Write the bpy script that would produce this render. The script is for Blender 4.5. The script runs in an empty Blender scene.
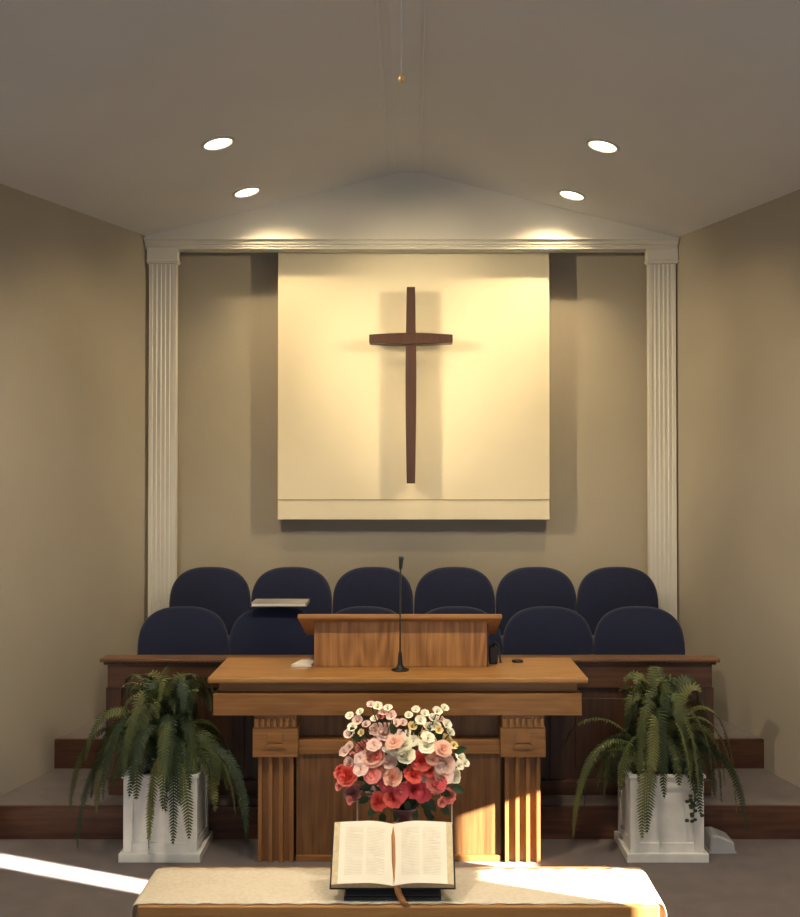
import bpy, bmesh, math, random
from mathutils import Vector, Matrix
random.seed(7)
S = bpy.context.scene
C = S.collection
PI = math.pi

# ------------------------------------------------------------------ materials
def new_mat(name):
    m = bpy.data.materials.new(name); m.use_nodes = True
    nt = m.node_tree; b = nt.nodes['Principled BSDF']
    return m, nt, b

def plain(name, col, rough=.6, var=.06, scale=6, bump=0, bscale=200, metal=0, spec=.5, sheen=0):
    m, nt, b = new_mat(name)
    n, l = nt.nodes, nt.links
    tc = n.new('ShaderNodeTexCoord')
    no = n.new('ShaderNodeTexNoise'); no.inputs['Scale'].default_value = scale; no.inputs['Detail'].default_value = 5
    l.new(tc.outputs['Object'], no.inputs['Vector'])
    cr = n.new('ShaderNodeValToRGB')
    cr.color_ramp.elements[0].position = .3; cr.color_ramp.elements[1].position = .7
    cr.color_ramp.elements[0].color = (*[c*(1-var) for c in col], 1)
    cr.color_ramp.elements[1].color = (*[min(1, c*(1+var)) for c in col], 1)
    l.new(no.outputs['Fac'], cr.inputs['Fac']); l.new(cr.outputs['Color'], b.inputs['Base Color'])
    b.inputs['Roughness'].default_value = rough; b.inputs['Metallic'].default_value = metal
    b.inputs['Specular IOR Level'].default_value = spec
    if sheen: b.inputs['Sheen Weight'].default_value = sheen
    if bump:
        n2 = n.new('ShaderNodeTexNoise'); n2.inputs['Scale'].default_value = bscale; n2.inputs['Detail'].default_value = 3
        l.new(tc.outputs['Object'], n2.inputs['Vector'])
        bp = n.new('ShaderNodeBump'); bp.inputs['Strength'].default_value = bump; bp.inputs['Distance'].default_value = .01
        l.new(n2.outputs['Fac'], bp.inputs['Height']); l.new(bp.outputs['Normal'], b.inputs['Normal'])
    return m

def wood(name, c1, c2, axis='X', rough=.4, fine=55, cathedral=.5, seed=0):
    """oak: long streaks along axis, broad cathedral figure"""
    m, nt, b = new_mat(name)
    n, l = nt.nodes, nt.links
    tc = n.new('ShaderNodeTexCoord')
    def mapped(lo, hi):
        mp = n.new('ShaderNodeMapping'); mp.inputs['Location'].default_value = (seed, seed*1.7, seed*.6)
        s = [hi, hi, hi]; s['XYZ'.index(axis)] = lo
        mp.inputs['Scale'].default_value = s
        l.new(tc.outputs['Object'], mp.inputs['Vector']); return mp
    a = n.new('ShaderNodeTexNoise'); a.inputs['Scale'].default_value = 1; a.inputs['Detail'].default_value = 6
    a.inputs['Roughness'].default_value = .65
    l.new(mapped(2.5, fine).outputs[0], a.inputs['Vector'])
    c = n.new('ShaderNodeTexNoise'); c.inputs['Scale'].default_value = 1; c.inputs['Detail'].default_value = 2
    l.new(mapped(1.0, 5).outputs[0], c.inputs['Vector'])
    mu = n.new('ShaderNodeMath'); mu.operation = 'MULTIPLY'; mu.inputs[1].default_value = 60
    l.new(c.outputs['Fac'], mu.inputs[0])
    sn = n.new('ShaderNodeMath'); sn.operation = 'SINE'; l.new(mu.outputs[0], sn.inputs[0])
    md = n.new('ShaderNodeMath'); md.operation = 'MULTIPLY_ADD'; md.inputs[1].default_value = .10*cathedral
    l.new(sn.outputs[0], md.inputs[0]); l.new(a.outputs['Fac'], md.inputs[2])
    cr = n.new('ShaderNodeValToRGB')
    cr.color_ramp.elements[0].position = .30; cr.color_ramp.elements[1].position = .72
    cr.color_ramp.elements[0].color = (*c1, 1); cr.color_ramp.elements[1].color = (*c2, 1)
    l.new(md.outputs[0], cr.inputs['Fac']); l.new(cr.outputs['Color'], b.inputs['Base Color'])
    b.inputs['Roughness'].default_value = rough
    bp = n.new('ShaderNodeBump'); bp.inputs['Strength'].default_value = .08; bp.inputs['Distance'].default_value = .004
    l.new(md.outputs[0], bp.inputs['Height']); l.new(bp.outputs['Normal'], b.inputs['Normal'])
    return m

def emit(name, col, s):
    m, nt, b = new_mat(name)
    b.inputs['Base Color'].default_value = (*col, 1)
    b.inputs['Emission Color'].default_value = (*col, 1); b.inputs['Emission Strength'].default_value = s
    return m

M = {}
M['wall'] = plain('beige_wall_paint', (.385, .347, .282), .85, .03, 2, .15, 90)
M['ceiling'] = plain('white_ceiling_paint', (.72, .72, .73), .9, .03, 1.5, .1, 120)
M['trim'] = plain('white_trim_paint', (.64, .62, .57), .55, .03, 3)
M['carpet'] = plain('taupe_carpet', (.135, .102, .096), .95, .18, 9, .6, 420, sheen=.3)
M['panel'] = plain('cream_fabric_panel', (.74, .67, .51), .85, .025, 3, .12, 260)
M['cross'] = wood('dark_cross_wood', (.042, .016, .010), (.064, .025, .015), 'Z', .45)
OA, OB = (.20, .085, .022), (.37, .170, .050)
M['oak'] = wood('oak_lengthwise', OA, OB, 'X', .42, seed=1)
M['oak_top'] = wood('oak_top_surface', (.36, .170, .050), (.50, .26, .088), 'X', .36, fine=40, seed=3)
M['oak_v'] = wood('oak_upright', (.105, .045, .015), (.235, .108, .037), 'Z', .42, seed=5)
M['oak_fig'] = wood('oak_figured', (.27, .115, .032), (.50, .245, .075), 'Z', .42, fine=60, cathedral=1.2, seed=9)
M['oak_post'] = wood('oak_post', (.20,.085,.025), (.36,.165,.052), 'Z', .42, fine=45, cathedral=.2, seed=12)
M['walnut'] = wood('brown_rail_wood', (.050, .020, .009), (.125, .052, .023), 'X', .45, seed=2)
M['railcap'] = wood('rail_cap_wood', (.10, .042, .018), (.20, .09, .038), 'X', .4, seed=8)
M['walnut_v'] = wood('brown_rail_wood_upright', (.040, .016, .008), (.085, .036, .017), 'Z', .45, seed=4)
M['riser'] = wood('step_riser_wood', (.050, .017, .008), (.13, .05, .022), 'X', .5, seed=6)
M['navy'] = plain('navy_upholstery', (.0055, .0105, .042), .9, .12, 30, .4, 500, sheen=.15)
M['blackmetal'] = plain('black_metal', (.015, .015, .016), .35, .05, 20, metal=.7)
M['gunmetal'] = plain('gunmetal', (.09,.08,.065), .35, .05, 20, metal=.7)
M['black'] = plain('black_plastic', (.012, .012, .014), .4, .05, 20)
M['darkgrey'] = plain('dark_grey_plastic', (.03, .034, .045), .35, .1, 20)
M['leather'] = plain('black_leather', (.014, .010, .012), .45, .1, 30, .2, 300)
M['hem'] = plain('tan_hem', (.36,.27,.15), .8, .05, 20)
M['page'] = plain('cream_page', (.95, .89, .72), .7, .03, 8)
M['edge'] = plain('page_edge_cream', (.74, .60, .35), .6, .12, 60)
M['ink'] = plain('grey_print', (.84, .76, .58), .8, .1, 40)
M['ribbon'] = plain('gold_ribbon', (.45, .20, .06), .5, .08, 30)
M['paper'] = plain('white_paper', (.85, .82, .74), .7, .02, 8)
M['planter'] = plain('white_planter_paint', (.74, .73, .68), .5, .10, 10, .1, 60)
M['soil'] = plain('dark_potting_soil', (.03, .02, .012), .95, .3, 40, .6, 100)
M['fern'] = plain('fern_green', (.072, .088, .024), .6, .4, 9)
M['fern2'] = plain('fern_light_green', (.140, .145, .042), .6, .35, 9)
M['fern3'] = plain('fern_dark_green', (.030, .052, .021), .6, .3, 9)
M['stem'] = plain('brown_stem', (.09, .05, .02), .7, .2, 20)
M['clear'] = plain('milky_plastic', (.42, .42, .42), .25, .05, 10)
M['mauve'] = plain('mauve_vase_glaze', (.11, .045, .055), .25, .2, 12)
M['leaf'] = plain('bouquet_leaf', (.03, .065, .018), .5, .3, 30)
M['wire'] = plain('pale_wire', (.6, .56, .48), .35, .05, 20, metal=.3)
M['brass'] = plain('brass_bead', (.75, .55, .25), .3, .05, 20, metal=.6)
M['cord'] = plain('white_cord', (.75, .72, .65), .6, .05, 20)
M['silver'] = plain('silver_grey_cover', (.34, .32, .28), .4, .25, 14)
M['lens'] = emit('lamp_lens', (1, .86, .62), 12)
M['lampring'] = plain('lamp_trim_white', (.6, .57, .5), .4, .03, 10)
PET = {
    'coral': plain('coral_petal', (.90, .15, .11), .6, .15, 30),
    'crimson': plain('rose_red_petal', (.75,.09,.11), .6, .15, 30),
    'pink': plain('pink_petal', (.92, .30, .25), .6, .15, 30),
    'peach': plain('peach_petal', (.94, .50, .36), .6, .15, 30),
    'pale': plain('pale_pink_petal', (.94, .68, .58), .6, .08, 30),
    'white': plain('ivory_petal', (.97, .91, .70), .6, .04, 30),
    'mauvepink': plain('mauve_pink_petal', (.50, .22, .22), .6, .15, 30),
    'gold': plain('gold_petal', (.78, .62, .28), .6, .15, 30)}

# lace cloth
def lace():
    m, nt, b = new_mat('ivory_lace_cloth')
    n, l = nt.nodes, nt.links
    tc = n.new('ShaderNodeTexCoord')
    v = n.new('ShaderNodeTexVoronoi'); v.inputs['Scale'].default_value = 60
    l.new(tc.outputs['Object'], v.inputs['Vector'])
    no = n.new('ShaderNodeTexNoise'); no.inputs['Scale'].default_value = 7; l.new(tc.outputs['Object'], no.inputs['Vector'])
    mx = n.new('ShaderNodeMath'); mx.operation = 'MULTIPLY'
    l.new(v.outputs['Distance'], mx.inputs[0]); l.new(no.outputs['Fac'], mx.inputs[1])
    cr = n.new('ShaderNodeValToRGB')
    cr.color_ramp.elements[0].position = .05; cr.color_ramp.elements[1].position = .45
    cr.color_ramp.elements[0].color = (.78, .70, .55, 1); cr.color_ramp.elements[1].color = (.70, .61, .46, 1)
    l.new(mx.outputs[0], cr.inputs['Fac']); l.new(cr.outputs['Color'], b.inputs['Base Color'])
    b.inputs['Roughness'].default_value = .85
    bp = n.new('ShaderNodeBump'); bp.inputs['Strength'].default_value = .4; bp.inputs['Distance'].default_value = .003
    l.new(v.outputs['Distance'], bp.inputs['Height']); l.new(bp.outputs['Normal'], b.inputs['Normal'])
    return m
M['lace'] = lace()

# ------------------------------------------------------------------ mesh helpers
def box(bm, x0, x1, y0, y1, z0, z1):
    v = [bm.verts.new(p) for p in ((x0,y0,z0),(x1,y0,z0),(x1,y1,z0),(x0,y1,z0),(x0,y0,z1),(x1,y0,z1),(x1,y1,z1),(x0,y1,z1))]
    for f in ((0,3,2,1),(4,5,6,7),(0,1,5,4),(1,2,6,5),(2,3,7,6),(3,0,4,7)): bm.faces.new([v[i] for i in f])

def prism(bm, pts, fn0, fn1):
    """polygon pts; fn0/fn1 map a 2D point to the two ends"""
    a = [bm.verts.new(fn0(p)) for p in pts]; b = [bm.verts.new(fn1(p)) for p in pts]
    bm.faces.new(a[::-1]); bm.faces.new(b)
    k = len(pts)
    for i in range(k): bm.faces.new((a[i], a[(i+1)%k], b[(i+1)%k], b[i]))

def vprism(bm, pts, z0, z1): prism(bm, pts, lambda p: (p[0],p[1],z0), lambda p: (p[0],p[1],z1))

def tube(bm, pts, r, seg=8, r1=None):
    pts = [Vector(p) for p in pts]; rings = []
    for i, p in enumerate(pts):
        d = (pts[min(i+1,len(pts)-1)] - pts[max(i-1,0)]).normalized()
        u = d.cross(Vector((0,0,1)) if abs(d.z) < .9 else Vector((1,0,0))).normalized(); w = d.cross(u)
        rr = r if r1 is None else r + (r1-r)*i/(len(pts)-1)
        rings.append([bm.verts.new(p + (u*math.cos(2*PI*k/seg) + w*math.sin(2*PI*k/seg))*rr) for k in range(seg)])
    for a, b in zip(rings, rings[1:]):
        for k in range(seg): bm.faces.new((a[k], a[(k+1)%seg], b[(k+1)%seg], b[k]))
    bm.faces.new(rings[0][::-1]); bm.faces.new(rings[-1])

def lathe(bm, prof, seg=32, c=(0,0,0)):
    rings = []
    for r, z in prof:
        if r < 1e-5: rings.append([bm.verts.new((c[0], c[1], c[2]+z))]*seg)
        else: rings.append([bm.verts.new((c[0]+r*math.cos(2*PI*k/seg), c[1]+r*math.sin(2*PI*k/seg), c[2]+z)) for k in range(seg)])
    for a, b in zip(rings, rings[1:]):
        for k in range(seg):
            vs = []
            for v in (a[k], a[(k+1)%seg], b[(k+1)%seg], b[k]):
                if v not in vs: vs.append(v)
            if len(vs) > 2: bm.faces.new(vs)

def fluted(bm, x0, x1, yf, yb, z0, z1, n, margin, depth):
    """post whose front (towards -y) has n grooves"""
    pts = [(x0, yb), (x0, yf)]
    w = (x1-x0-2*margin)/n
    for i in range(n):
        a = x0+margin+i*w; g = w*.17
        pts += [(a+g, yf), (a+g+w*.07, yf+depth), (a+w-g-w*.07, yf+depth), (a+w-g, yf)]
    pts += [(x1, yf), (x1, yb)]
    vprism(bm, pts, z0, z1)

def obj(name, bm, m, parent=None, smooth=False, bevel=0, loc=None):
    bmesh.ops.recalc_face_normals(bm, faces=bm.faces[:])
    me = bpy.data.meshes.new(name); bm.to_mesh(me); bm.free()
    o = bpy.data.objects.new(name, me); C.objects.link(o)
    me.materials.append(M[m] if isinstance(m, str) else m)
    if smooth:
        for p in me.polygons: p.use_smooth = True
    if parent: o.parent = parent
    if loc: o.location = loc
    if bevel:
        b = o.modifiers.new('bevel', 'BEVEL'); b.width = bevel; b.segments = 2; b.limit_method = 'ANGLE'
    return o

def nb(): return bmesh.new()
def boxes(name, bl, m, parent=None, bevel=0):
    bm = nb()
    for b in bl: box(bm, *b)
    return obj(name, bm, m, parent, bevel=bevel)
def tag(o, label, cat, group=None):
    o['label'] = label; o['category'] = cat
    if group: o['group'] = group
    return o
def thing(name, label, cat, loc, group=None, rz=0):
    o = bpy.data.objects.new(name, None); C.objects.link(o); o.location = loc; o.rotation_euler = (0,0,rz)
    o.empty_display_size = .1
    return tag(o, label, cat, group)
def struct(o): o['kind'] = 'structure'; return o
def copy_tree(o, parent=None):
    c = o.copy(); C.objects.link(c)
    if parent: c.parent = parent
    for ch in list(o.children): copy_tree(ch, c)
    return c

# ------------------------------------------------------------------ room
XP = -.02                                     # ridge line
def ceil_z(x): return 3.820 - .255*abs(x-XP)
XB, YB = 1.765, 6.6                 # chancel mouth at the gable, splay of the side walls
def wx(y, s=1): return XB + (.198 if s > 0 else .225)*(YB-y)              # wall x at depth y
YN, XN = 4.55, 4.5                            # where the splay walls open to the nave, nave half width
YR = 6.97                                     # back wall of the recess

struct(boxes('floor', [(-XN-.1, XN+.1, -3.6, 4.08, -.5, -.4)], 'carpet'))
bm = nb(); vprism(bm, [(-XN,4.08),(XN,4.08),(XN,YN-.001),(wx(YN),YN-.001),(wx(4.96),4.96),(-wx(4.96,-1),4.96),(-wx(YN,-1),YN-.001),(-XN,YN-.001)], -.4, 0)
struct(obj('floor_platform', bm, 'carpet'))
# step levels behind the platform
bm = nb(); vprism(bm, [(-wx(4.975,-1),4.975),(wx(4.975),4.975),(wx(5.594),5.594),(wx(5.84),5.84),(-wx(5.84,-1),5.84),(-wx(5.594,-1),5.594)], -.1, .158)
struct(obj('floor_lower_tier', bm, 'carpet'))
bm = nb()
y1 = 5.61
vprism(bm, [(-wx(y1,-1),y1),(-1.665,y1),(-1.665,5.86),(1.665,5.86),(1.665,y1),(wx(y1),y1),(XB,YB),(XB,YR),(-XB,YR),(-XB,YB)], .1581, .318)
struct(obj('floor_upper_tier', bm, 'carpet'))
bm = nb(); vprism(bm, [(-wx(4.955,-1),4.955),(wx(4.955),4.955),(wx(4.975),4.975),(-wx(4.975,-1),4.975)], .0005, .160)
struct(obj('trim_lower_riser', bm, 'riser'))
bm = nb()
for s in (-1, 1): vprism(bm, [(s*wx(5.59,s),5.59),(s*1.665,5.59),(s*1.665,5.61),(s*wx(5.61,s),5.61)], .1585, .320)
box(bm, -1.665, 1.665, 5.84, 5.86, .1585, .320)
struct(obj('trim_upper_riser', bm, 'riser'))

# side walls
for s, nm in ((-1, 'wall_left'), (1, 'wall_right')):
    bm = nb()
    t = .14
    foot = [(s*XB, YB), (s*wx(YN,s), YN), (s*(wx(YN,s)+t), YN), (s*(XB+t), YB)]
    prism(bm, foot, lambda p: (p[0],p[1],-.4), lambda p: (p[0],p[1],ceil_z(p[0])+.02))
    struct(obj(nm, bm, 'wall'))
    bm = nb()                                  # return wall to the nave
    prism(bm, [(s*wx(YN,s),YN),(s*(XN+.12),YN),(s*(XN+.12),YN+.1),(s*(wx(YN,s)+.1),YN+.1)], lambda p: (p[0],p[1],-.4), lambda p: (p[0],p[1],ceil_z(p[0])+.02))
    struct(obj(nm+'_return', bm, 'wall'))
    bm = nb(); box(bm, min(s*XB,s*(XB+.12)), max(s*XB,s*(XB+.12)), YB, YR+.1, .3, ceil_z(XB)+.02)
    struct(obj(nm+'_recess', bm, 'wall'))
struct(boxes('wall_back', [(-XB, XB, YR, YR+.1, .3, 3.85)], 'wall'))
ztop = ceil_z(XN)
struct(boxes('wall_nave_left', [(-XN-.12, -XN, -3.6, YN, -.4, ztop+.03)], 'wall'))
# right nave wall: two narrow openings let the sun in
op = [(1.871, 2.054, .75, 1.74), (2.054, 2.200, .75, 2.10), (2.965, 3.122, 1.27, 1.60)]
wl = [(XN, XN+.04, -3.6, op[0][0], -.4, ztop+.03), (XN, XN+.04, op[1][1], op[2][0], -.4, ztop+.03), (XN, XN+.04, op[2][1], YN, -.4, ztop+.03)]
for a, b, z0, z1 in op: wl += [(XN, XN+.04, a, b, -.4, z0), (XN, XN+.04, a, b, z1, ztop+.03)]
struct(boxes('wall_nave_right', wl, 'wall'))
bm = nb(); box(bm, -XN-.12, XN+.12, -3.72, -3.6, -.4, 3.9)
struct(obj('wall_nave_rear', bm, 'wall'))
for s, nm in ((-1, 'ceiling_left'), (1, 'ceiling_right')):
    xe = s*(XN+.15)
    bm = nb(); prism(bm, [(XP,ceil_z(XP)),(xe,ceil_z(xe)),(xe,ceil_z(xe)+.1),(XP,ceil_z(XP)+.1)], lambda p: (p[0],-3.72,p[1]), lambda p: (p[0],YR+.1,p[1]))
    struct(obj(nm, bm, 'ceiling'))
# boxed ridge strip with small battens along its edges
bm = nb(); box(bm, -.15, .062, -3.6, YB, 3.800, 3.83)
struct(obj('trim_ridge', bm, 'ceiling'))
bm = nb(); box(bm, -.156, -.136, -3.6, YB-.001, 3.784, 3.81); box(bm, .048, .062, -3.6, YB-.001, 3.790, 3.81)
struct(obj('trim_ridge_batten', bm, 'ceiling', bevel=.003))
# gable over the opening
ZH = 3.352
bm = nb(); prism(bm, [(-XB-.01,3.30),(XB+.01,3.30),(XB+.01,ceil_z(XB)+.02),(XP,ceil_z(XP)+.02),(-XB-.01,ceil_z(XB)+.02)], lambda p: (p[0],YB,p[1]), lambda p: (p[0],YB+.10,p[1]))
struct(obj('wall_gable', bm, 'trim'))
bm = nb()
prism(bm, [(YB-.062,3.352),(YB-.062,3.340),(YB-.045,3.334),(YB-.034,3.316),(YB-.022,3.312),(YB-.022,3.302),(YB-.012,3.296),(YB-.012,3.286),(YB+.101,3.286),(YB+.101,3.31),(YB-.001,3.31),(YB-.001,3.352)],
      lambda p: (-XB+.004,p[0],p[1]), lambda p: (XB-.004,p[0],p[1]))
struct(obj('trim_header', bm, 'trim'))
# thin bead where the gable meets the ceiling slope
# pilasters
for s in (-1, 1):
    bm = nb(); x0, x1 = (s*1.74, s*1.56) if s < 0 else (1.572, 1.752)
    fluted(bm, x0, x1, YB, YB+.055, .45, 3.19, 5, .018, .006)
    t = struct(obj('trim_pilaster', bm, 'trim'))
    bm = nb(); box(bm, x0-.012, x1+.012, YB-.018, YB+.055, 3.19, 3.286); box(bm, x0-.018, x1+.018, YB-.026, YB+.055, 3.20, 3.212)
    box(bm, x0-.012, x1+.012, YB-.018, YB+.055, .319, .45)
    struct(obj('trim_pilaster_capital', bm, 'trim', bevel=.003))

# ------------------------------------------------------------------ hanging panel and cross
t = thing('fabric_panel', 'large square cream panel hanging behind the cross, with a hem line near its lower edge', 'wall panel', (0,6.83,1.484))
boxes('panel_face', [(-.912, .942, -.03, .139, 0, 1.90)], 'panel', t, .004)
boxes('hem_bar', [(-.913, .943, -.034, -.0302, .133, .139)], 'hem', t)
t2 = thing('wooden_cross', 'dark brown wooden cross mounted in front of the lit cream panel', 'cross', (-.004,6.65,1.733))
def lens_prism(bm, a, b, w0, wm, ax, y0, y1, c, n=12):
    up, dn = [], []
    for i in range(n+1):
        t = i/n; p = a+(b-a)*t; w = w0+(wm-w0)*math.sin(PI*t)
        up.append((p, c+w/2)); dn.append((p, c-w/2))
    pts = up+dn[::-1]
    if ax == 'X': prism(bm, pts, lambda p: (p[0],y0,p[1]), lambda p: (p[0],y1,p[1]))
    else: prism(bm, pts, lambda p: (p[1],y0,p[0]), lambda p: (p[1],y1,p[0]))
bm = nb(); lens_prism(bm, 0, 1.305, .056, .072, 'Z', -.045, .085, .0); obj('upright', bm, 'cross', t2, bevel=.004)
bm = nb(); lens_prism(bm, -.277, .277, .054, .076, 'X', -.055, .065, .960); obj('crossbar', bm, 'cross', t2, bevel=.004)
for z in (.3, 1.0):
    bm = nb(); tube(bm, [(0,.084,z),(0,.150,z)], .010); obj('standoff', bm, 'blackmetal', t2)

# ------------------------------------------------------------------ recessed lights
GL = 'recessed ceiling lights over the chancel'
def recessed(x, y, label, group=GL, aim=None, power=100, size=1.6, blend=.5, col=(1,.80,.50)):
    z = ceil_z(x); s = 1 if x > XP else -1
    ang = s*math.atan(.255)
    e = thing('recessed_light', label, 'ceiling light', (x,y,z), group); e.rotation_euler = (0, ang, 0)
    bm = nb(); lathe(bm, [(.092,-.001),(.092,-.008),(.084,-.012),(.074,-.010),(.072,-.001)], 32); obj('trim_ring', bm, 'lampring', e, True)
    bm = nb(); lathe(bm, [(0,-.0125),(.05,-.0105),(.073,-.004)], 32); obj('lens', bm, 'lens', e, True)
    if power:
        l = bpy.data.lights.new('spot', 'SPOT'); l.energy = power; l.color = col; l.spot_size = size; l.spot_blend = blend; l.shadow_soft_size = .03
        o = bpy.data.objects.new('spot', l); C.objects.link(o); o.location = (x, y, z-.03)
        d = Vector(aim) - o.location; o.rotation_euler = d.to_track_quat('-Z', 'Y').to_euler()
W1, W2 = (1, .76, .42), (1, .80, .50)
recessed(-1.03, 6.21, 'left ceiling light nearest the white gable, in front of the cream panel', aim=(-.72, 6.80, 2.45), power=38, size=1.75, blend=1, col=W1)
recessed(1.01, 6.26, 'right ceiling light nearest the white gable, in front of the cream panel', aim=(.74, 6.80, 2.45), power=58, size=1.75, blend=1, col=W1)
recessed(-1.03, 5.28, 'left ceiling light farther from the gable, higher in the view', aim=(-.8, 5.7, 1), power=42, size=2.5, blend=.6, col=W1)
recessed(1.02, 5.30, 'right ceiling light farther from the gable, higher in the view', aim=(.8, 5.7, 1), power=42, size=2.5, blend=.6, col=W1)

# pull cord under the ridge strip
t = thing('pull_cord', 'thin white pull cord with a small brass bead hanging from the ceiling ridge', 'pull cord', (-.037,3.4,3.16))
bm = nb(); tube(bm, [(0,0,.012),(0,0,.605)], .0035); obj('cord', bm, 'cord', t, True)
bm = nb(); lathe(bm, [(0,-.012),(.008,-.010),(.013,0),(.010,.010),(.004,.018),(0,.02)], 16); obj('bead', bm, 'brass', t, True)

# ------------------------------------------------------------------ choir chairs
def dome(bm, w, h, th, y, r, lift):
    """upholstered back: straight lower sides, rounded shoulders and a gently arched top, crowned front"""
    def outline(sx, k):
        hw = w/2 - k; hz = r+lift; pw = 2.65
        pts = [(-hw, k)]
        for i in range(33):
            th_ = PI - PI*i/32; cx_, sz_ = math.cos(th_), max(0, math.sin(th_))
            pts.append((hw*math.copysign(abs(cx_)**(2/pw), cx_), h-hz-k + hz*sz_**(2/pw)))
        pts.append((hw, k))
        return pts
    layers = [(.018, y-th/2), (.004, y-th/2+.008), (0, y-th/2+.02), (0, y+th/2-.02), (.004, y+th/2-.008), (.018, y+th/2)]
    rings = [[bm.verts.new((p[0], yy, p[1])) for p in outline(w, k)] for k, yy in layers]
    n = len(rings[0])
    for a, b in zip(rings, rings[1:]):
        for i in range(n): bm.faces.new((a[i], a[(i+1)%n], b[(i+1)%n], b[i]))
    bm.faces.new(rings[0]); bm.faces.new(rings[-1][::-1])

def make_chair():
    t = thing('choir_chair', '', 'chair', (0,0,0), 'navy choir chairs in two rows')
    bm = nb(); dome(bm, .514, .535, .06, 0, .22, .03)
    b = obj('backrest', bm, 'navy', t, True, loc=(0, 0, .355)); b.rotation_euler = (math.radians(-7), 0, 0)
    bm = nb(); box(bm, -.245, .245, -.43, -.02, .40, .47); o = obj('seat', bm, 'navy', t, True); mb = o.modifiers.new('bevel', 'BEVEL'); mb.width = .025; mb.segments = 4
    for sx in (-1, 1):
        bm = nb(); tube(bm, [(sx*.225,-.40,.40),(sx*.225,-.40,.0)], .012); obj('leg', bm, 'blackmetal', t, True)
        bm = nb(); tube(bm, [(sx*.225,-.06,.40),(sx*.225,-.01,.0)], .012); obj('leg', bm, 'blackmetal', t, True)
        bm = nb(); tube(bm, [(sx*.2,-.03,.39),(sx*.2,.005,.44),(sx*.2,.045,.60)], .011); obj('back_support', bm, 'blackmetal', t, True)
    boxes('seat_frame', [(-.235,.235,-.41,-.03,.385,.40)], 'blackmetal', t)
    return t
proto = make_chair(); first = True
back_lab = ['back-row navy choir chair at the far left end, beside the left white pilaster',
 'back-row navy choir chair second from the left end, behind the silver-grey booklet',
 'back-row navy choir chair just left of the microphone, third from the left pilaster',
 'back-row navy choir chair just right of the microphone, third from the right pilaster',
 'back-row navy choir chair second from the right end',
 'back-row navy choir chair at the far right end, beside the right white pilaster']
front_lab = ['front-row navy choir chair at the far left end behind the wooden rail',
 'front-row navy choir chair with the silver-grey booklet lying on its top',
 'front-row navy choir chair mostly hidden behind the left half of the lectern',
 'front-row navy choir chair mostly hidden behind the right half of the lectern',
 'front-row navy choir chair just right of the lectern, second from the right end',
 'front-row navy choir chair at the far right end behind the wooden rail']
for i in range(6):
    c = proto if first else copy_tree(proto); first = False
    c.location = ((210+81.3*i-411)*.00636, 6.31, .319); c['label'] = back_lab[i]
    if i == 1: pass
for i in range(6):
    c = copy_tree(proto)
    c.location = ((182.5+91.2*i-411)*.00567, 5.64, .159); c['label'] = front_lab[i]; c.rotation_euler.z = (.0,.01,-.01,.0,.01,-.008)[i]

# booklet across a front-row back
t = thing('booklet', 'silver-grey booklet lying across the top of a front-row navy chair', 'book', (-.745,5.685,1.058))
boxes('cover', [(-.155,.155,-.09,.09,.0,.004),(-.155,.155,-.09,.09,.018,.021),(.150,.157,-.09,.09,.0,.023)], 'silver', t, .001)
boxes('page_block', [(-.150,.150,-.086,.086,.0041,.0179)], 'paper', t)

# ------------------------------------------------------------------ choir rail
t = thing('choir_rail', 'long dark brown panelled wooden choir rail in front of the navy chairs', 'choir rail', (-.01,5.16,.159))
L = 1.572
boxes('cap', [(-L-.015, L+.015, -.045, .075, .680, .698)], 'railcap', t, .005)
bm = nb(); box(bm, -L, L, -.028, .055, .664, .680)
obj('cap_moulding', bm, 'walnut', t, bevel=.004)
bm = nb()
n = 118
for i in range(n):
    x = -L+.015+(2*L-.03)*i/(n-1); box(bm, x-.006, x+.006, -.034, -.0281, .666, .678)
obj('dentil_strip', bm, 'walnut', t)['kind'] = 'stuff'
boxes('frieze_board', [(-L+.02, L-.02, -.020, .04, .545, .664)], 'walnut', t, .003)
boxes('back_panel', [(-L+.05, L-.05, .004, .03, .06, .545)], 'walnut_v', t)
for i in range(5):
    x0 = -L+.05+i*(2*L-.1)/4
    boxes('stile', [(x0-.04, x0+.04, -.012, .0035, .075, .545)], 'walnut_v', t, .002)
for i in range(4):
    x0 = -L+.05+i*(2*L-.1)/4+.09; x1 = x0+(2*L-.1)/4-.18
    boxes('raised_panel', [(x0, x1, -.006, .0035, .13, .49)], 'walnut_v', t, .004)
boxes('base_board', [(-L+.03, L-.03, -.030, .04, 0, .075)], 'walnut', t, .004)
bm = nb()
bm.free()

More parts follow.
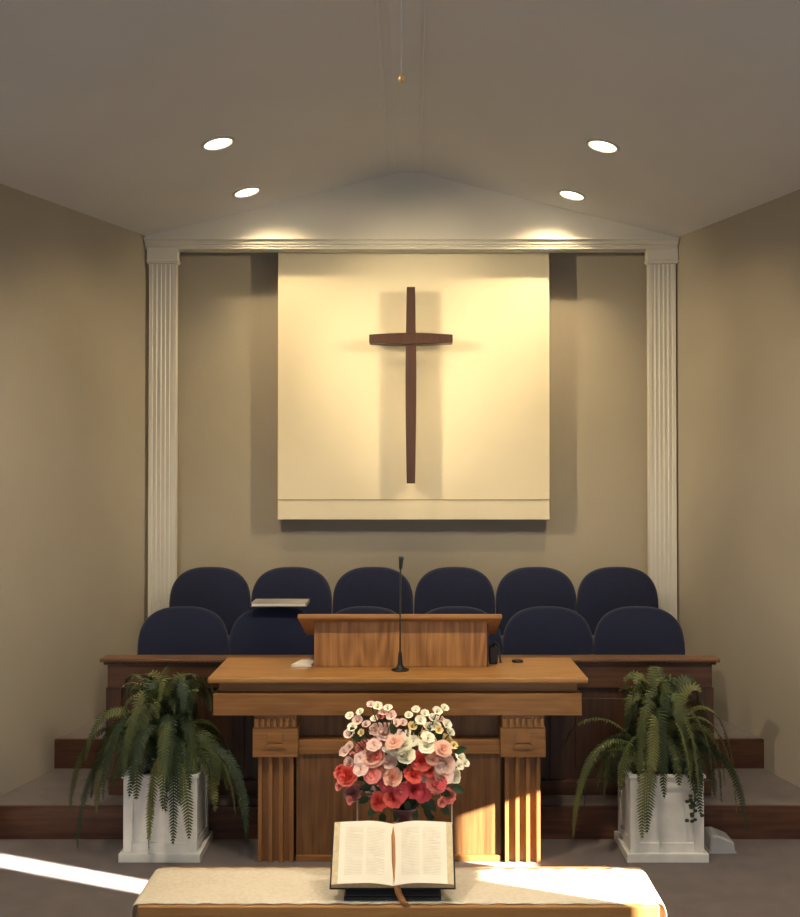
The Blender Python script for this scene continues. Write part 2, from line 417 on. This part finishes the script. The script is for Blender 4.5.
# ------------------------------------------------------------------ pulpit
t = thing('pulpit_desk', 'wide oak pulpit desk with fluted front posts and an overhanging top', 'pulpit', (-.065,4.6,0))
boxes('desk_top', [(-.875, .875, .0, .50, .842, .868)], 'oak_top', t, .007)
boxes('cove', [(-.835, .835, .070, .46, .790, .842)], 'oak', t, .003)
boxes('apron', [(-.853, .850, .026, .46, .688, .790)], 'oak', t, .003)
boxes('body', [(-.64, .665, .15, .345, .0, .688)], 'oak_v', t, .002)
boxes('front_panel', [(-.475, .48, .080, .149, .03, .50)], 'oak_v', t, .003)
boxes('cross_rail', [(-.475, .48, .066, .149, .50, .566)], 'oak', t, .004)
boxes('base_board', [(-.475, .48, .072, .149, 0, .03)], 'oak', t, .003)
for xc in (-.568, .580):
    bm = nb(); fluted(bm, xc-.082, xc+.082, .062, .16, 0, .492, 3, .008, .022); p = obj('fluted_post', bm, 'oak', t)
    p.data.materials[0] = M['oak_post']
    bm = nb(); box(bm, xc-.105, xc+.105, .040, .16, .492, .628)
    cp = obj('post_capital', bm, 'oak', t, bevel=.004)
    bm = nb(); box(bm, xc-.098, xc+.098, .044, .16, .628, .686)
    for k in range(7): box(bm, xc-.092+k*.0285, xc-.092+k*.0285+.014, .030, .0441, .634, .672)
    obj('capital_neck', bm, 'oak', cp, bevel=.001)
    bm = nb(); prism(bm, [(-.052,.535),(.052,.535),(.034,.555),(-.034,.555)], lambda p: (xc+p[0],.031,p[1]), lambda p: (xc+p[0],.041,p[1]))
    box(bm, xc-.034, xc+.034, .034, .0405, .562, .60)
    obj('carved_block', bm, 'oak', cp, bevel=.001)

# lectern standing on the desk
LX = -.055
t = thing('table_lectern', 'oak tabletop lectern with a slanted reading board, standing on the pulpit desk', 'lectern', (LX,4.85,.8685))
W = .418
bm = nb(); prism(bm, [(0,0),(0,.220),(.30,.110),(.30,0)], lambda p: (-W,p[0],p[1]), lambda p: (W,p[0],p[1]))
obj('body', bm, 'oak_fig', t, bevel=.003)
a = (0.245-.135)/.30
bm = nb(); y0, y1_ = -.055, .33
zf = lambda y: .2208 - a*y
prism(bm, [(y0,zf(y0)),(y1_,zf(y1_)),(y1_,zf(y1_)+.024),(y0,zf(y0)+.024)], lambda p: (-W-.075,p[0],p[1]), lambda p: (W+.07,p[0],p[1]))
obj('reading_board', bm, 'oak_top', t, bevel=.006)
boxes('corner_strip', [(W+.0005, W+.008, .002, .02, 0, .205)], 'walnut_v', t)

# microphone
t = thing('gooseneck_microphone', 'slim black gooseneck microphone standing on the desk before the lectern', 'microphone', (-.056,4.77,.8685))
bm = nb(); lathe(bm, [(0,0),(.042,0),(.042,.006),(.02,.012),(.012,.03),(.009,.075),(.005,.09)], 24); obj('base', bm, 'black', t, True)
bm = nb(); tube(bm, [(0,0,.085),(0,0,.2),(.001,0,.34),(.002,-.003,.46),(.003,-.006,.488)], .0042); obj('gooseneck', bm, 'gunmetal', t, True)
bm = nb(); tube(bm, [(.003,-.006,.483),(.004,-.010,.502),(.005,-.016,.522),(.006,-.022,.540)], .008, 12, .0125); obj('microphone_head', bm, 'darkgrey', t, True)

bm = nb(); vprism(bm, [(-.54,4.77),(-.40,4.77),(-.385,4.90),(-.505,4.90)], .8686, .875)
LXl = LX-W
bm.free(); bm = nb(); vprism(bm, [(-.585,4.86),(-.487,4.86),(-.477,4.985),(-.55,4.985)], .8686, .879)
tag(obj('note_paper', bm, 'paper'), 'small white paper lying on the pulpit desk left of the lectern', 'paper')
bm = nb(); lathe(bm, [(0,0),(.027,0),(.028,.004),(.026,.010),(.012,.012),(0,.012)], 24)
tag(obj('desk_grommet', bm, 'black', None, True, loc=(.525,4.98,.8686)), 'small round black cap on the pulpit desk right of the lectern', 'cap')
t = thing('black_device', 'small dark upright device on the desk against the right side of the lectern', 'device', (.40,4.935,.8686))
boxes('case', [(-.018,.022,-.02,.05,.0,.085)], 'black', t, .006)
bm = nb(); tube(bm, [(.0,.0,.084),(.008,-.01,.108),(.024,-.01,.096),(.030,-.02,.05),(.036,-.02,.006)], .0045); obj('cable', bm, 'darkgrey', t, True)

# ------------------------------------------------------------------ planters and ferns
def planter(x, y, label):
    t = thing('square_planter', label, 'planter', (x,y,0), 'white wooden planter boxes')
    w, d, h = .172, .140, .388
    boxes('plinth', [(-w-.018,w+.018,-d-.015,d+.015,0,.042)], 'planter', t, .004)
    # open box of four sides
    boxes('body', [(-w+.012,w-.012,-d+.012,-d+.024,.042,h),(-w+.012,w-.012,d-.024,d-.012,.042,h),(-w+.012,-w+.024,-d+.024,d-.024,.042,h),(w-.024,w-.012,-d+.024,d-.024,.042,h)], 'planter', t)
    for sx in (-1,1):
        for sy in (-1,1):
            x0, x1 = sorted((sx*w, sx*(w-.045))); y0, y1 = sorted((sy*d, sy*(d-.040)))
            boxes('corner_post', [(x0,x1,y0,y1,.042,h)], 'planter', t, .003)
    for z0, z1 in ((.042,.085),(h-.05,h)):
        for sy in (-1,1):
            y0, y1 = sorted((sy*(d-.003), sy*(d-.012))); boxes('rail', [(-w+.045, w-.045, y0, y1, z0, z1)], 'planter', t)
        for sx in (-1,1):
            x0, x1 = sorted((sx*(w-.003), sx*(w-.012))); boxes('rail', [(x0, x1, -d+.040, d-.040, z0, z1)], 'planter', t)
    boxes('top_rim', [(-w-.008,w+.008,-d-.008,-d+.02,h,h+.014),(-w-.008,w+.008,d-.02,d+.008,h,h+.014),(-w-.008,-w+.02,-d+.02,d-.02,h,h+.014),(w-.02,w+.008,-d+.02,d-.02,h,h+.014)], 'planter', t, .003)
    boxes('soil', [(-w+.0241,w-.0241,-d+.0241,d-.0241,.30,.345)], 'soil', t)
    return t
planter(-1.172, 4.81, 'white square planter box standing left of the pulpit')
planter(1.188, 4.81, 'white square planter box standing right of the pulpit')

def frond(parent, az, reach, rise, drop, width, mat, rng, n=46, base=(0,0)):
    """arching rib with two rows of leaflets; rib rises then falls"""
    bm = nb(); ca, sa = math.cos(az), math.sin(az)
    tw = rng.uniform(-.25, .25); roll = rng.uniform(-1.0, 1.0); cr_, sr_ = math.cos(roll), math.sin(roll); pts = []
    P0 = Vector((base[0], base[1], -.03)); 
    b1 = Vector((ca*reach*.22, sa*reach*.22, rise*1.25)); b2 = Vector((ca*reach*.95, sa*reach*.95, rise*1.15)); b3 = Vector((ca*reach+tw*sa*.1, sa*reach-tw*ca*.1, -drop))
    raw = []
    for i in range(161):
        t = i/160; p = P0*(1-t)**3 + (P0+b1)*3*t*(1-t)**2 + (P0+b2)*3*t*t*(1-t) + (P0+b3)*t**3
        raw.append(p)
    cum = [0]
    for a_, b_ in zip(raw, raw[1:]): cum.append(cum[-1]+(b_-a_).length)
    n = max(24, int(cum[-1]/.0135)); j = 0
    for i in range(n+1):
        while j < 159 and cum[j+1] < cum[-1]*i/n: j += 1
        f_ = (cum[-1]*i/n-cum[j])/max(1e-9, cum[j+1]-cum[j]); pts.append(raw[j].lerp(raw[j+1], min(1, f_)))
    tube(bm, pts[::2], .0028, 4, .001)
    for i in range(3, n+1):
        t = i/n; p = pts[i]; d = (pts[min(i+1,n)]-pts[i-1]).normalized()
        side = d.cross(Vector((0,0,1)))
        if side.length < .15: side = Vector((-sa, ca, 0))
        side.normalize(); nrm = side.cross(d); side, nrm = side*cr_+nrm*sr_, nrm*cr_-side*sr_
        l = width*(math.sin(PI*min(1, t*.93+.07))**.55)*rng.uniform(.85, 1.1)
        w = .0052
        for s in (-1, 1):
            dr = (side*s*.93 + d*.35 - Vector((0,0,.25))).normalized()
            curl = nrm*rng.uniform(-.006, .006)
            a, b = p - d*w, p + d*w
            m1 = p + dr*l*.55 - d*w*1.0; m2 = p + dr*l*.55 + d*w*.8; e = p + dr*l + curl
            v = [bm.verts.new(q) for q in (a, m1, e, m2, b)]
            bm.faces.new(v)
    me = bpy.data.meshes.new('frond'); bm.to_mesh(me); bm.free()
    o = bpy.data.objects.new('frond', me); C.objects.link(o); o.parent = parent; me.materials.append(M[mat])
    return o

def fern(x, y, label, seed, n, sc, extra):
    rng = random.Random(seed)
    t = thing('potted_fern', label, 'fern', (x,y,.385), 'ferns in the white planters')
    bm = nb(); lathe(bm, [(0,-.038),(.05,-.036),(.045,.01),(.02,.04),(0,.045)], 12); obj('crown', bm, 'fern3', t, True)
    for k in range(n):
        lay = (0,1,2,3,0)[k % 5]
        az = 2*PI*(k*.618034) + rng.uniform(-.2, .2)
        back = max(0, math.sin(az))
        front = max(0, -math.sin(az))
        if lay == 0: reach, rise, drop = rng.uniform(.10,.27), rng.uniform(.40,.52), -rng.uniform(.26,.45)
        elif lay == 1: reach, rise, drop = rng.uniform(.28,.38), rng.uniform(.34,.44), rng.uniform(-.12,.10)
        elif lay == 2: reach, rise, drop = rng.uniform(.34,.41), rng.uniform(.26,.38), rng.uniform(.04,.28)
        else: reach, rise, drop = rng.uniform(.22,.34), rng.uniform(.20,.34), rng.uniform(-.02,.14)
        reach *= sc*(1-.30*back)
        if front > .5: reach *= .80; drop = min(drop, rng.uniform(-.03,.06))
        if back > .3: drop = min(drop, .08)
        inner = math.cos(az)*(1 if x < 0 else -1)          # side facing the pulpit
        if inner > .35:
            if drop < 0: reach = min(reach, .19)
            else: reach *= .92; rise *= .72
        if drop > .0 and reach < .25: reach = .25
        mat = rng.choice(['fern','fern','fern','fern2','fern3'])
        frond(t, az, reach, rise*.94, drop, rng.uniform(.044,.060), mat, rng, base=(rng.uniform(-.04,.04), rng.uniform(-.04,.04)))
    for az, reach, rise, drop, mat in extra:
        frond(t, az, reach, rise, drop, .040, mat, rng, base=(math.cos(az)*.05, -.03))
    return t
R = math.radians
fern(-1.165, 4.81, 'full spreading green fern in the planter left of the pulpit', 11, 92, 1.06,
     [(R(-95),.20,.15,.22,'fern2'),(R(-100),.21,.12,.26,'fern2'),(R(-72),.22,.12,.24,'fern3'),(R(-60),.24,.12,.22,'fern'),
      (R(-165),.36,.22,.30,'fern3'),(R(-15),.37,.22,.26,'fern3'),(R(-172),.40,.30,.15,'fern'),(R(-30),.36,.20,.12,'fern')])
fr = fern(1.185, 4.81, 'slightly smaller green fern in the planter right of the pulpit', 23, 74, .96,
     [(R(-120),.22,.14,.22,'fern2'),(R(-112),.20,.12,.20,'fern'),(R(-165),.40,.24,.24,'fern'),(R(-172),.38,.2,.28,'fern'),(R(178),.42,.30,-.10,'fern'),
      (R(-60),.21,.12,.12,'fern3'),(R(-20),.34,.2,.22,'fern3')])
bm = nb(); rng = random.Random(4)
tube(bm, [(.09,-.1,-.02),(.10,-.175,.03),(.12,-.185,-.06),(.115,-.182,-.15)], .003, 5)
for k in range(16):
    c = Vector((.115+rng.uniform(-.035,.045), -.186+rng.uniform(-.008,.004), -.06-rng.uniform(0,.12))); r = .011
    v = [bm.verts.new(c+Vector((math.cos(a)*r, rng.uniform(-.003,.003), math.sin(a)*r*.8))) for a in [2*PI*i/7 for i in range(7)]]
    bm.faces.new(v)
o = obj('leafy_sprig', bm, 'fern3', fr); o['label'] = 'small dark round-leaved sprig hanging over the planter front'

# milky plastic tub beside the right planter
t = thing('plastic_tub', 'small milky plastic tub on the carpet right of the right planter', 'tub', (1.478,4.83,0))
bm = nb(); prism(bm, [(-.062,0),(.062,0),(.055,.055),(-.020,.085),(-.055,.085)], lambda p: (p[0],-.06,p[1]), lambda p: (p[0],.07,p[1]))
obj('tub_body', bm, 'clear', t, bevel=.010)
boxes('rim', [(-.066,.066,-.064,.074,.0,.008)], 'clear', t, .002)

# ------------------------------------------------------------------ communion table
TX0, TX1, TY0, TY1, TZ = -.925, .832, 3.375, 3.715, .357
t = thing('communion_table', 'low oak communion table in the foreground under an ivory cloth', 'table', ((TX0+TX1)/2, (TY0+TY1)/2, -.4))
hw, hd, hz = (TX1-TX0)/2, (TY1-TY0)/2, TZ+.4
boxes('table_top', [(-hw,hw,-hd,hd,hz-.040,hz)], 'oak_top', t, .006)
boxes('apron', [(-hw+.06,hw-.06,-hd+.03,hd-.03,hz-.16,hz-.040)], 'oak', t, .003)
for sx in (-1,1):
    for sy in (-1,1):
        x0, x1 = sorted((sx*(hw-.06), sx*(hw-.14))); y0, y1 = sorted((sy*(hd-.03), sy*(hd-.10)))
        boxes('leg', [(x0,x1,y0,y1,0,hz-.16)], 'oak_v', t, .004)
# cloth
bm = nb(); nx, ny = 80, 10; cx0, cx1, cy0, cy1 = TX0-.004, TX1+.004, TY0+.012, TY1-.028
rng = random.Random(3); grid = []
xs = [cx0-.02, cx0-.019, cx0-.012, cx0] + [cx0+(cx1-cx0)*i/nx for i in range(1, nx)] + [cx1, cx1+.012, cx1+.019, cx1+.02]
zs = {0:-.085, 1:-.025, 2:-.004, 3:.0025}
for i, x in enumerate(xs):
    j = min(i, len(xs)-1-i); dz = zs.get(j, .0025)
    row = []
    for k in range(ny+1):
        y = cy0+(cy1-cy0)*k/ny
        if k in (0, ny): y += .004*math.sin(x*70)
        row.append(bm.verts.new((x, y, TZ+dz+.0006*math.sin(x*31+y*40))))
    grid.append(row)
for a, b in zip(grid, grid[1:]):
    for k in range(ny): bm.faces.new((a[k], b[k], b[k+1], a[k+1]))
o = obj('tablecloth', bm, 'lace', None, True); so = o.modifiers.new('solid', 'SOLIDIFY'); so.thickness = .002; so.offset = 1
tag(o, 'ivory lace runner spread along the top of the communion table', 'tablecloth')
CZ = TZ+.0060

# bible on its stand
BX = -.067
t = thing('bible_stand', 'dark wedge stand holding up the open book on the ivory cloth', 'book stand', (BX,3.425,CZ))
tl = math.atan2(.155, .155)
boxes('base', [(-.165,.165,-.022,.115,0,.012)], 'black', t, .002)
bm = nb()
prism(bm, [(-.012,.012),(.115,.012),(.110,.115),(.0,.030)], lambda p: (-.160,p[0],p[1]), lambda p: (-.150+.31,p[0],p[1]))
obj('wedge', bm, 'black', t, bevel=.002)
t = thing('open_bible', 'large open book with cream pages and a gold ribbon on the dark stand', 'book', (BX,3.405,CZ+.042))
tilt = R(47)
t.rotation_euler = (tilt, 0, 0)                # local x across, y up the page, z out of the page
Hh, Wd = .215, .206
def page_z(u):                                   # u 0 at the gutter .. 1 at the fore edge
    return .018 + .030*math.sin(min(1, u*2.2)*PI/2)*(1-.55*u**2.2)
bm = nb(); box(bm, -Wd-.008, Wd+.008, -.005, Hh+.006, 0, .004); obj('cover', bm, 'leather', t, bevel=.002)
for s in (-1, 1):
    bm = nb(); n = 16; prof = []
    for i in range(n+1):
        u = i/n; prof.append((s*(Wd*u*(1-.05*0)), page_z(u)))
    fore = [(s*(Wd+.002), .0042)]
    pts = prof + fore + [(0, .0042)]
    prism(bm, pts, lambda p: (p[0], 0, p[1]), lambda p: (p[0], Hh, p[1]))
    pb = obj('page_block', bm, 'edge', t)
    bm = nb(); rows = []
    for i in range(n+1):
        u = i/n*.90; x = s*Wd*u
        rows.append([bm.verts.new((x, .0008+(Hh-.0016)*k/4, page_z(u)+.0008)) for k in range(5)])
    for a_, b_ in zip(rows, rows[1:]):
        for k in range(4): bm.faces.new((a_[k], b_[k], b_[k+1], a_[k+1]))
    obj('open_page', bm, 'page', pb, True)
    bm = nb(); rng = random.Random(5+s)           # two columns of print per page
    for c0, c1 in ((.14, .44), (.50, .80)):
        y = .030
        while y < Hh-.022:
            e = c1 if rng.random() > .15 else c0+(c1-c0)*rng.uniform(.4,.9)
            uu = [c0+(e-c0)*q/6 for q in range(7)]
            lo = [bm.verts.new((s*Wd*q if s > 0 else -Wd*(c0+c1-q), y, page_z(q if s > 0 else c0+c1-q)+.0013)) for q in uu]
            hi = [bm.verts.new((v.co.x, y+.0022, v.co.z)) for v in lo]
            for q in range(6): bm.faces.new((lo[q], lo[q+1], hi[q+1], hi[q]))
            y += .0052
    tx = obj('print_columns', bm, 'ink', pb); tx['kind'] = 'stuff'
bm = nb(); pr = [(0,Hh+.004,.018),(.001,Hh*.75,.0225),(.004,Hh*.4,.0235),(.010,.02,.0225),(.012,-.006,.020),(.016,-.018,.0),(.030,-.040,-.005),(.046,-.058,-.012)]
rows = [[bm.verts.new((x-.0110+.004, y, z)), bm.verts.new((x+.0110+.004, y+.003, z))] for x, y, z in pr]
for a_, b_ in zip(rows, rows[1:]): bm.faces.new((a_[0], a_[1], b_[1], b_[0]))
o = obj('ribbon', bm, 'ribbon', t, True); so = o.modifiers.new('solid', 'SOLIDIFY'); so.thickness = .0012
o['label'] = 'gold ribbon marker'

# ------------------------------------------------------------------ flower arrangement
FY = 3.64
t = thing('flower_arrangement', 'arrangement of coral, pink and ivory flowers in a mauve vase behind the open book', 'flowers', (-.028,FY,CZ))
bm = nb(); lathe(bm, [(0,0),(.032,0),(.034,.01),(.026,.05),(.024,.12),(.034,.19),(.052,.235),(.058,.245),(.054,.245),(.030,.19),(0,.18)], 32)
obj('vase', bm, 'mauve', t, True)
def bloom_mesh(name, r, rings, mat, rng, depth=.9, open_=1.0):
    bm = nb()
    for k, (np_, rr, up, lean) in enumerate(rings):
        for i in range(np_):
            a0 = 2*PI*i/np_ + k*.7 + rng.uniform(-.15,.15); wid = 2*PI/np_*.72
            g = []
            for v in range(5):
                tv = v/4; row = []
                for u in range(5):
                    tu = (u/4-.5)*2
                    a = a0 + tu*wid*(.55+.45*tv)
                    edge = 1 - .22*abs(tu)**2*tv
                    rad = r*rr*(.25 + .75*math.sin(tv*PI/2))*(1+lean*tv*tv)*(1+rng.uniform(-.09,.09)*tv)
                    z = r*up*tv*edge - r*.12*lean*tv**3
                    row.append(bm.verts.new((rad*math.cos(a), rad*math.sin(a), z)))
                g.append(row)
            for v in range(4):
                for u in range(4): bm.faces.new((g[v][u], g[v][u+1], g[v+1][u+1], g[v+1][u]))
    me = bpy.data.meshes.new(name); bm.to_mesh(me); bm.free(); me.materials.append(PET[mat])
    for p in me.polygons: p.use_smooth = True
    return me
ROSE = [(3,.28,1.05,0),(4,.48,1.0,.05),(5,.70,.90,.18),(6,.86,.66,.40),(7,.95,.42,.65)]
LOOSE = [(4,.45,.8,.3),(6,.75,.6,.6),(7,.95,.35,.8)]
SMALL = [(3,.4,1.0,.1),(5,.95,.75,.45)]
rng = random.Random(12)
def W3(px, py, dy=0):
    y = FY+dy
    return Vector(((px-411.5)*y/998 + .028, dy, 1.825-(py-470)*y/1000 - CZ))
stem_root = Vector((0,0,.235))
stems = nb()
def place(name, kind, rings, mat, px, py, r, dy, label=None):
    p = W3(px, py, dy)
    me = bloom_mesh(name, r, rings, mat, rng)
    o = bpy.data.objects.new(name, me); C.objects.link(o); o.parent = t; o.location = p
    d = Vector((p.x*.55, -.16 + rng.uniform(-.03,.03), (p.z-.33)*.55+.10))
    d += Vector((rng.uniform(-.05,.05), 0, rng.uniform(-.04,.04)))
    o.rotation_euler = d.to_track_quat('Z','Y').to_euler()
    mid = (p+stem_root)/2 + Vector((0,0,.02))
    tube(stems, [stem_root-Vector((0,0,.03)), mid, p - d.normalized()*r*.05], .0022, 5)
    if label: o['label'] = label
    return o
roses = [('coral',348,776,.036,-.02),('mauvepink',353,793,.031,.0),('peach',372,757,.040,-.03),('peach',383,768,.030,-.04),('pale',385,733,.034,-.01),('white',396,748,.030,-.05),('white',405,756,.032,-.06),('white',404,745,.026,-.045),('pale',376,730,.026,.0),('pale',374,768,.026,-.03),('coral',341,772,.026,-.0),('coral',428,770,.026,-.055),('pale',389,762,.026,-.04),('crimson',425,752,.026,-.04),('pink',366,757,.028,-.02),('pale',438,757,.026,-.02),
         ('coral',420,761,.036,-.055),('coral',412,775,.032,-.07),('crimson',413,789,.031,-.065),('pink',434,783,.036,-.06),('peach',392,777,.032,-.065),
         ('coral',379,801,.030,-.05),('coral',393,797,.034,-.06),('pale',444,764,.034,-.03),('white',452,775,.028,-.01),('pink',447,796,.026,-.01),('pink',364,748,.030,-.0),
         ('pink',378,742,.026,-.01),('pale',360,764,.026,-.01),('pink',436,768,.028,-.03)]
for m_, px, py, r, dy in roses:
    place('rose', 'rose', ROSE, m_, px, py, r*.72, dy)
fill_rng = random.Random(77)
for k in range(34):
    a_ = fill_rng.uniform(0, 2*PI); q_ = fill_rng.uniform(.35,1)**.5
    px = 402+q_*46*math.cos(a_); py = 765+q_*33*math.sin(a_)
    place('filler_bloom', 'b', LOOSE, fill_rng.choice(['pale','pink','peach','white','white','peach','pale','coral'] if py < 780 else ['pink','coral','coral','peach','crimson']), px, py, fill_rng.uniform(.013,.020), fill_rng.uniform(-.075,-.03))
small = [('white',350,717),('pale',357,722),('white',361,713),('pale',366,725),('white',353,728),('pale',349,735),('gold',361,733),('white',378,708),('pale',383,713),('white',387,709),
         ('pink',380,717),('pale',391,716),('white',374,719),('white',408,716),('white',415,711),('pale',403,724),('gold',411,728),('white',419,722),('pink',417,731),('gold',424,736),('white',406,735),
         ('white',437,712),('white',444,709),('pale',440,720),('white',431,719),('white',446,724),('gold',438,731),('white',428,729),('gold',444,739),('white',448,734),('pale',430,742),
         ('gold',452,747),('white',459,757),('white',463,764),('white',457,766),('gold',440,749),('pale',344,752),('pink',352,757),('pale',350,748),('pale',349,762),('pink',341,786),
         ('pink',350,800),('pink',440,801),('pale',372,790),('gold',415,742),('white',434,727),('pale',395,725),('white',424,715),('pink',397,738),('pale',370,705)]
for m_, px, py in small:
    place('small_blossom', 'b', SMALL, m_, px+rng.uniform(-1,1), py+rng.uniform(-1,1), rng.uniform(.011,.016), rng.uniform(-.03,.04))
obj('stems', stems, 'leaf', t)
bm = nb()
def leafshape(bm, p, d, l, w):
    d = d.normalized(); s = d.cross(Vector((0,-1,.3))).normalized(); n = s.cross(d)
    pts = [p, p+d*l*.3+s*w, p+d*l*.7+s*w*.8, p+d*l, p+d*l*.7-s*w*.8, p+d*l*.3-s*w]; m1, m2 = p+d*l*.3-n*w*.3, p+d*l*.7-n*w*.3
    v = [bm.verts.new(q) for q in pts]; a, b = bm.verts.new(m1), bm.verts.new(m2)
    for f in ((v[0],v[1],a),(v[1],v[2],b,a),(v[2],v[3],b),(v[3],v[4],b),(v[4],v[5],a,b),(v[5],v[0],a)): bm.faces.new(f)
leafs = [(372,785,-1,-.2),(366,778,-1,.3),(425,805,.3,-1),(430,812,-.1,-1),(420,800,1,-1),(383,812,-.2,-1),(376,806,-1,-1),(400,742,.2,1),(452,752,1,.4),(428,750,.8,.6),(360,742,-.6,.8),
         (438,790,1,-.3),(440,805,1,-1),(385,790,-1,-1),(407,800,0,-1),(395,735,-.4,1),(415,735,.2,1),(436,740,.5,1),(356,736,-.6,1),(450,785,1,-.4),(402,768,0,1),(368,796,-1,-.6),(398,806,-.3,-1),(412,806,.3,-1),(427,797,.6,-1)]
for i, (px, py, dx, dz) in enumerate(leafs):
    b_ = nb(); leafshape(b_, W3(px, py, rng.uniform(-.035,.0)), Vector((dx, -.4, dz)), rng.uniform(.04,.06), .014)
    obj('leaf', b_, 'leaf', t, True)

# slender wire stand around the vase
t = thing('wire_stand', 'thin pale wire stand rising behind the open book around the vase', 'wire stand', (-.028,FY+.005,CZ))
bm = nb()
for s in (-1, 1): tube(bm, [(s*.172,0,0),(s*.172,0,.14),(s*.171,0,.29)], .0028, 6)
obj('upright_rods', bm, 'wire', t, True)
bm = nb(); tube(bm, [(-.171,0,.29),(-.10,.055,.294),(0,.066,.295),(.10,.055,.294),(.171,0,.29)], .0024, 6)
tube(bm, [(-.172,0,.004),(-.10,.052,.004),(0,.060,.004),(.10,.052,.004),(.172,0,.004)], .0024, 6)
obj('hoops', bm, 'wire', t, True)

# ------------------------------------------------------------------ lights
def area(name, loc, aim, sx, sy, e, col):
    l = bpy.data.lights.new(name, 'AREA'); l.shape = 'RECTANGLE'; l.size = sx; l.size_y = sy; l.energy = e; l.color = col
    o = bpy.data.objects.new(name, l); C.objects.link(o); o.location = loc
    o.rotation_euler = (Vector(aim)-Vector(loc)).to_track_quat('-Z','Y').to_euler(); return o
DAY = (.84, .91, 1.0)  # unseen area fills added for general brightness, standing in for nave daylight
area('daylight_fill_rear', (0,-3.5,1.3), (0,3.5,3.0), 4.0, 1.6, 64, DAY)
area('daylight_fill_left', (-4.45,1.0,1.3), (0,2.5,1.2), 1.0, 1.5, 26, DAY)
area('daylight_fill_right', (4.45,.6,1.3), (0,2.5,1.2), 1.0, 1.5, 26, DAY)
def can(x, y, e, s=2.6):
    l = bpy.data.lights.new('nave_lamp', 'SPOT'); l.energy = e; l.color = (1,.84,.62); l.spot_size = s; l.spot_blend = .4; l.shadow_soft_size = .05
    o = bpy.data.objects.new('nave_lamp', l); C.objects.link(o); o.location = (x, y, ceil_z(x)-.04)
for s in (-1, 1):
    can(s*1.02, 3.15, 140); can(s*3.2, 2.9, 40 if s > 0 else 30)
for s in (-1, 1):  # spots added out of view to brighten the book and flowers
    l = bpy.data.lights.new('table_fill_spot', 'SPOT'); l.energy = 75; l.color = (1,.88,.70); l.spot_size = R(30); l.spot_blend = .9; l.shadow_soft_size = .05
    o = bpy.data.objects.new('table_fill_spot', l); C.objects.link(o); o.location = (s*.75, 2.1, ceil_z(.75)-.04)
    o.rotation_euler = (Vector((-.06,3.5,.5))-o.location).to_track_quat('-Z','Y').to_euler()
for s, e, aim in ((-1, 290, (.70,6.8,2.45)), (1, 230, (-.60,6.8,2.45))):
    t = thing('flood_lamp', ('left' if s < 0 else 'right')+' white cylindrical flood lamp high at the chancel corner, aimed at the cross', 'flood lamp', (s*2.0,4.50,3.02))
    d = (Vector(aim)-t.location).normalized()
    bm = nb(); lathe(bm, [(0,-.10),(.045,-.10),(.055,-.08),(.055,.06),(.050,.06),(.046,.02),(0,.02)], 24)
    h_ = obj('lamp_head', bm, 'lampring', t, True); h_.rotation_euler = d.to_track_quat('Z','Y').to_euler()
    bm = nb(); tube(bm, [(0,0,.05),(0,0,ceil_z(2.02)-3.026)], .010); obj('bracket', bm, 'lampring', t)
    l = bpy.data.lights.new('flood', 'SPOT'); l.energy = e; l.color = (1,.79,.47); l.spot_size = R(48); l.spot_blend = .9; l.shadow_soft_size = .008
    o = bpy.data.objects.new('flood', l); C.objects.link(o); o.location = t.location + d*.08; o.rotation_euler = d.to_track_quat('-Z','Y').to_euler()
sun = bpy.data.lights.new('sun', 'SUN'); sun.energy = 85; sun.color = (1,.93,.80); sun.angle = R(.3)
so = bpy.data.objects.new('sun', sun); C.objects.link(so)
so.rotation_euler = Vector((-.93,.37,-.30)).to_track_quat('-Z','Y').to_euler()
w = bpy.data.worlds.new('world'); S.world = w; w.use_nodes = True
bg = w.node_tree.nodes['Background']; bg.inputs['Color'].default_value = (.7,.82,1,1); bg.inputs['Strength'].default_value = 1.0

# ------------------------------------------------------------------ camera
cam = bpy.data.cameras.new('camera'); co = bpy.data.objects.new('camera', cam); C.objects.link(co)
F, PITCH, CX, CY, H, X0 = 998.2, .015, 410.6, 455.0, 1.8225, -.006
cam.sensor_fit = 'VERTICAL'; cam.sensor_height = 36; cam.lens = 36*F/917
cam.shift_x = -(CX-400)/917; cam.shift_y = (CY-458.5)/917
co.location = (X0, 0, H); co.rotation_euler = (PI/2+PITCH, 0, 0)
cam.clip_start = .05
S.camera = co
vs = S.view_settings; vs.view_transform = 'Standard'; vs.look = 'None'; vs.gamma = 1; vs.use_curve_mapping = False
vs.exposure = 0.0
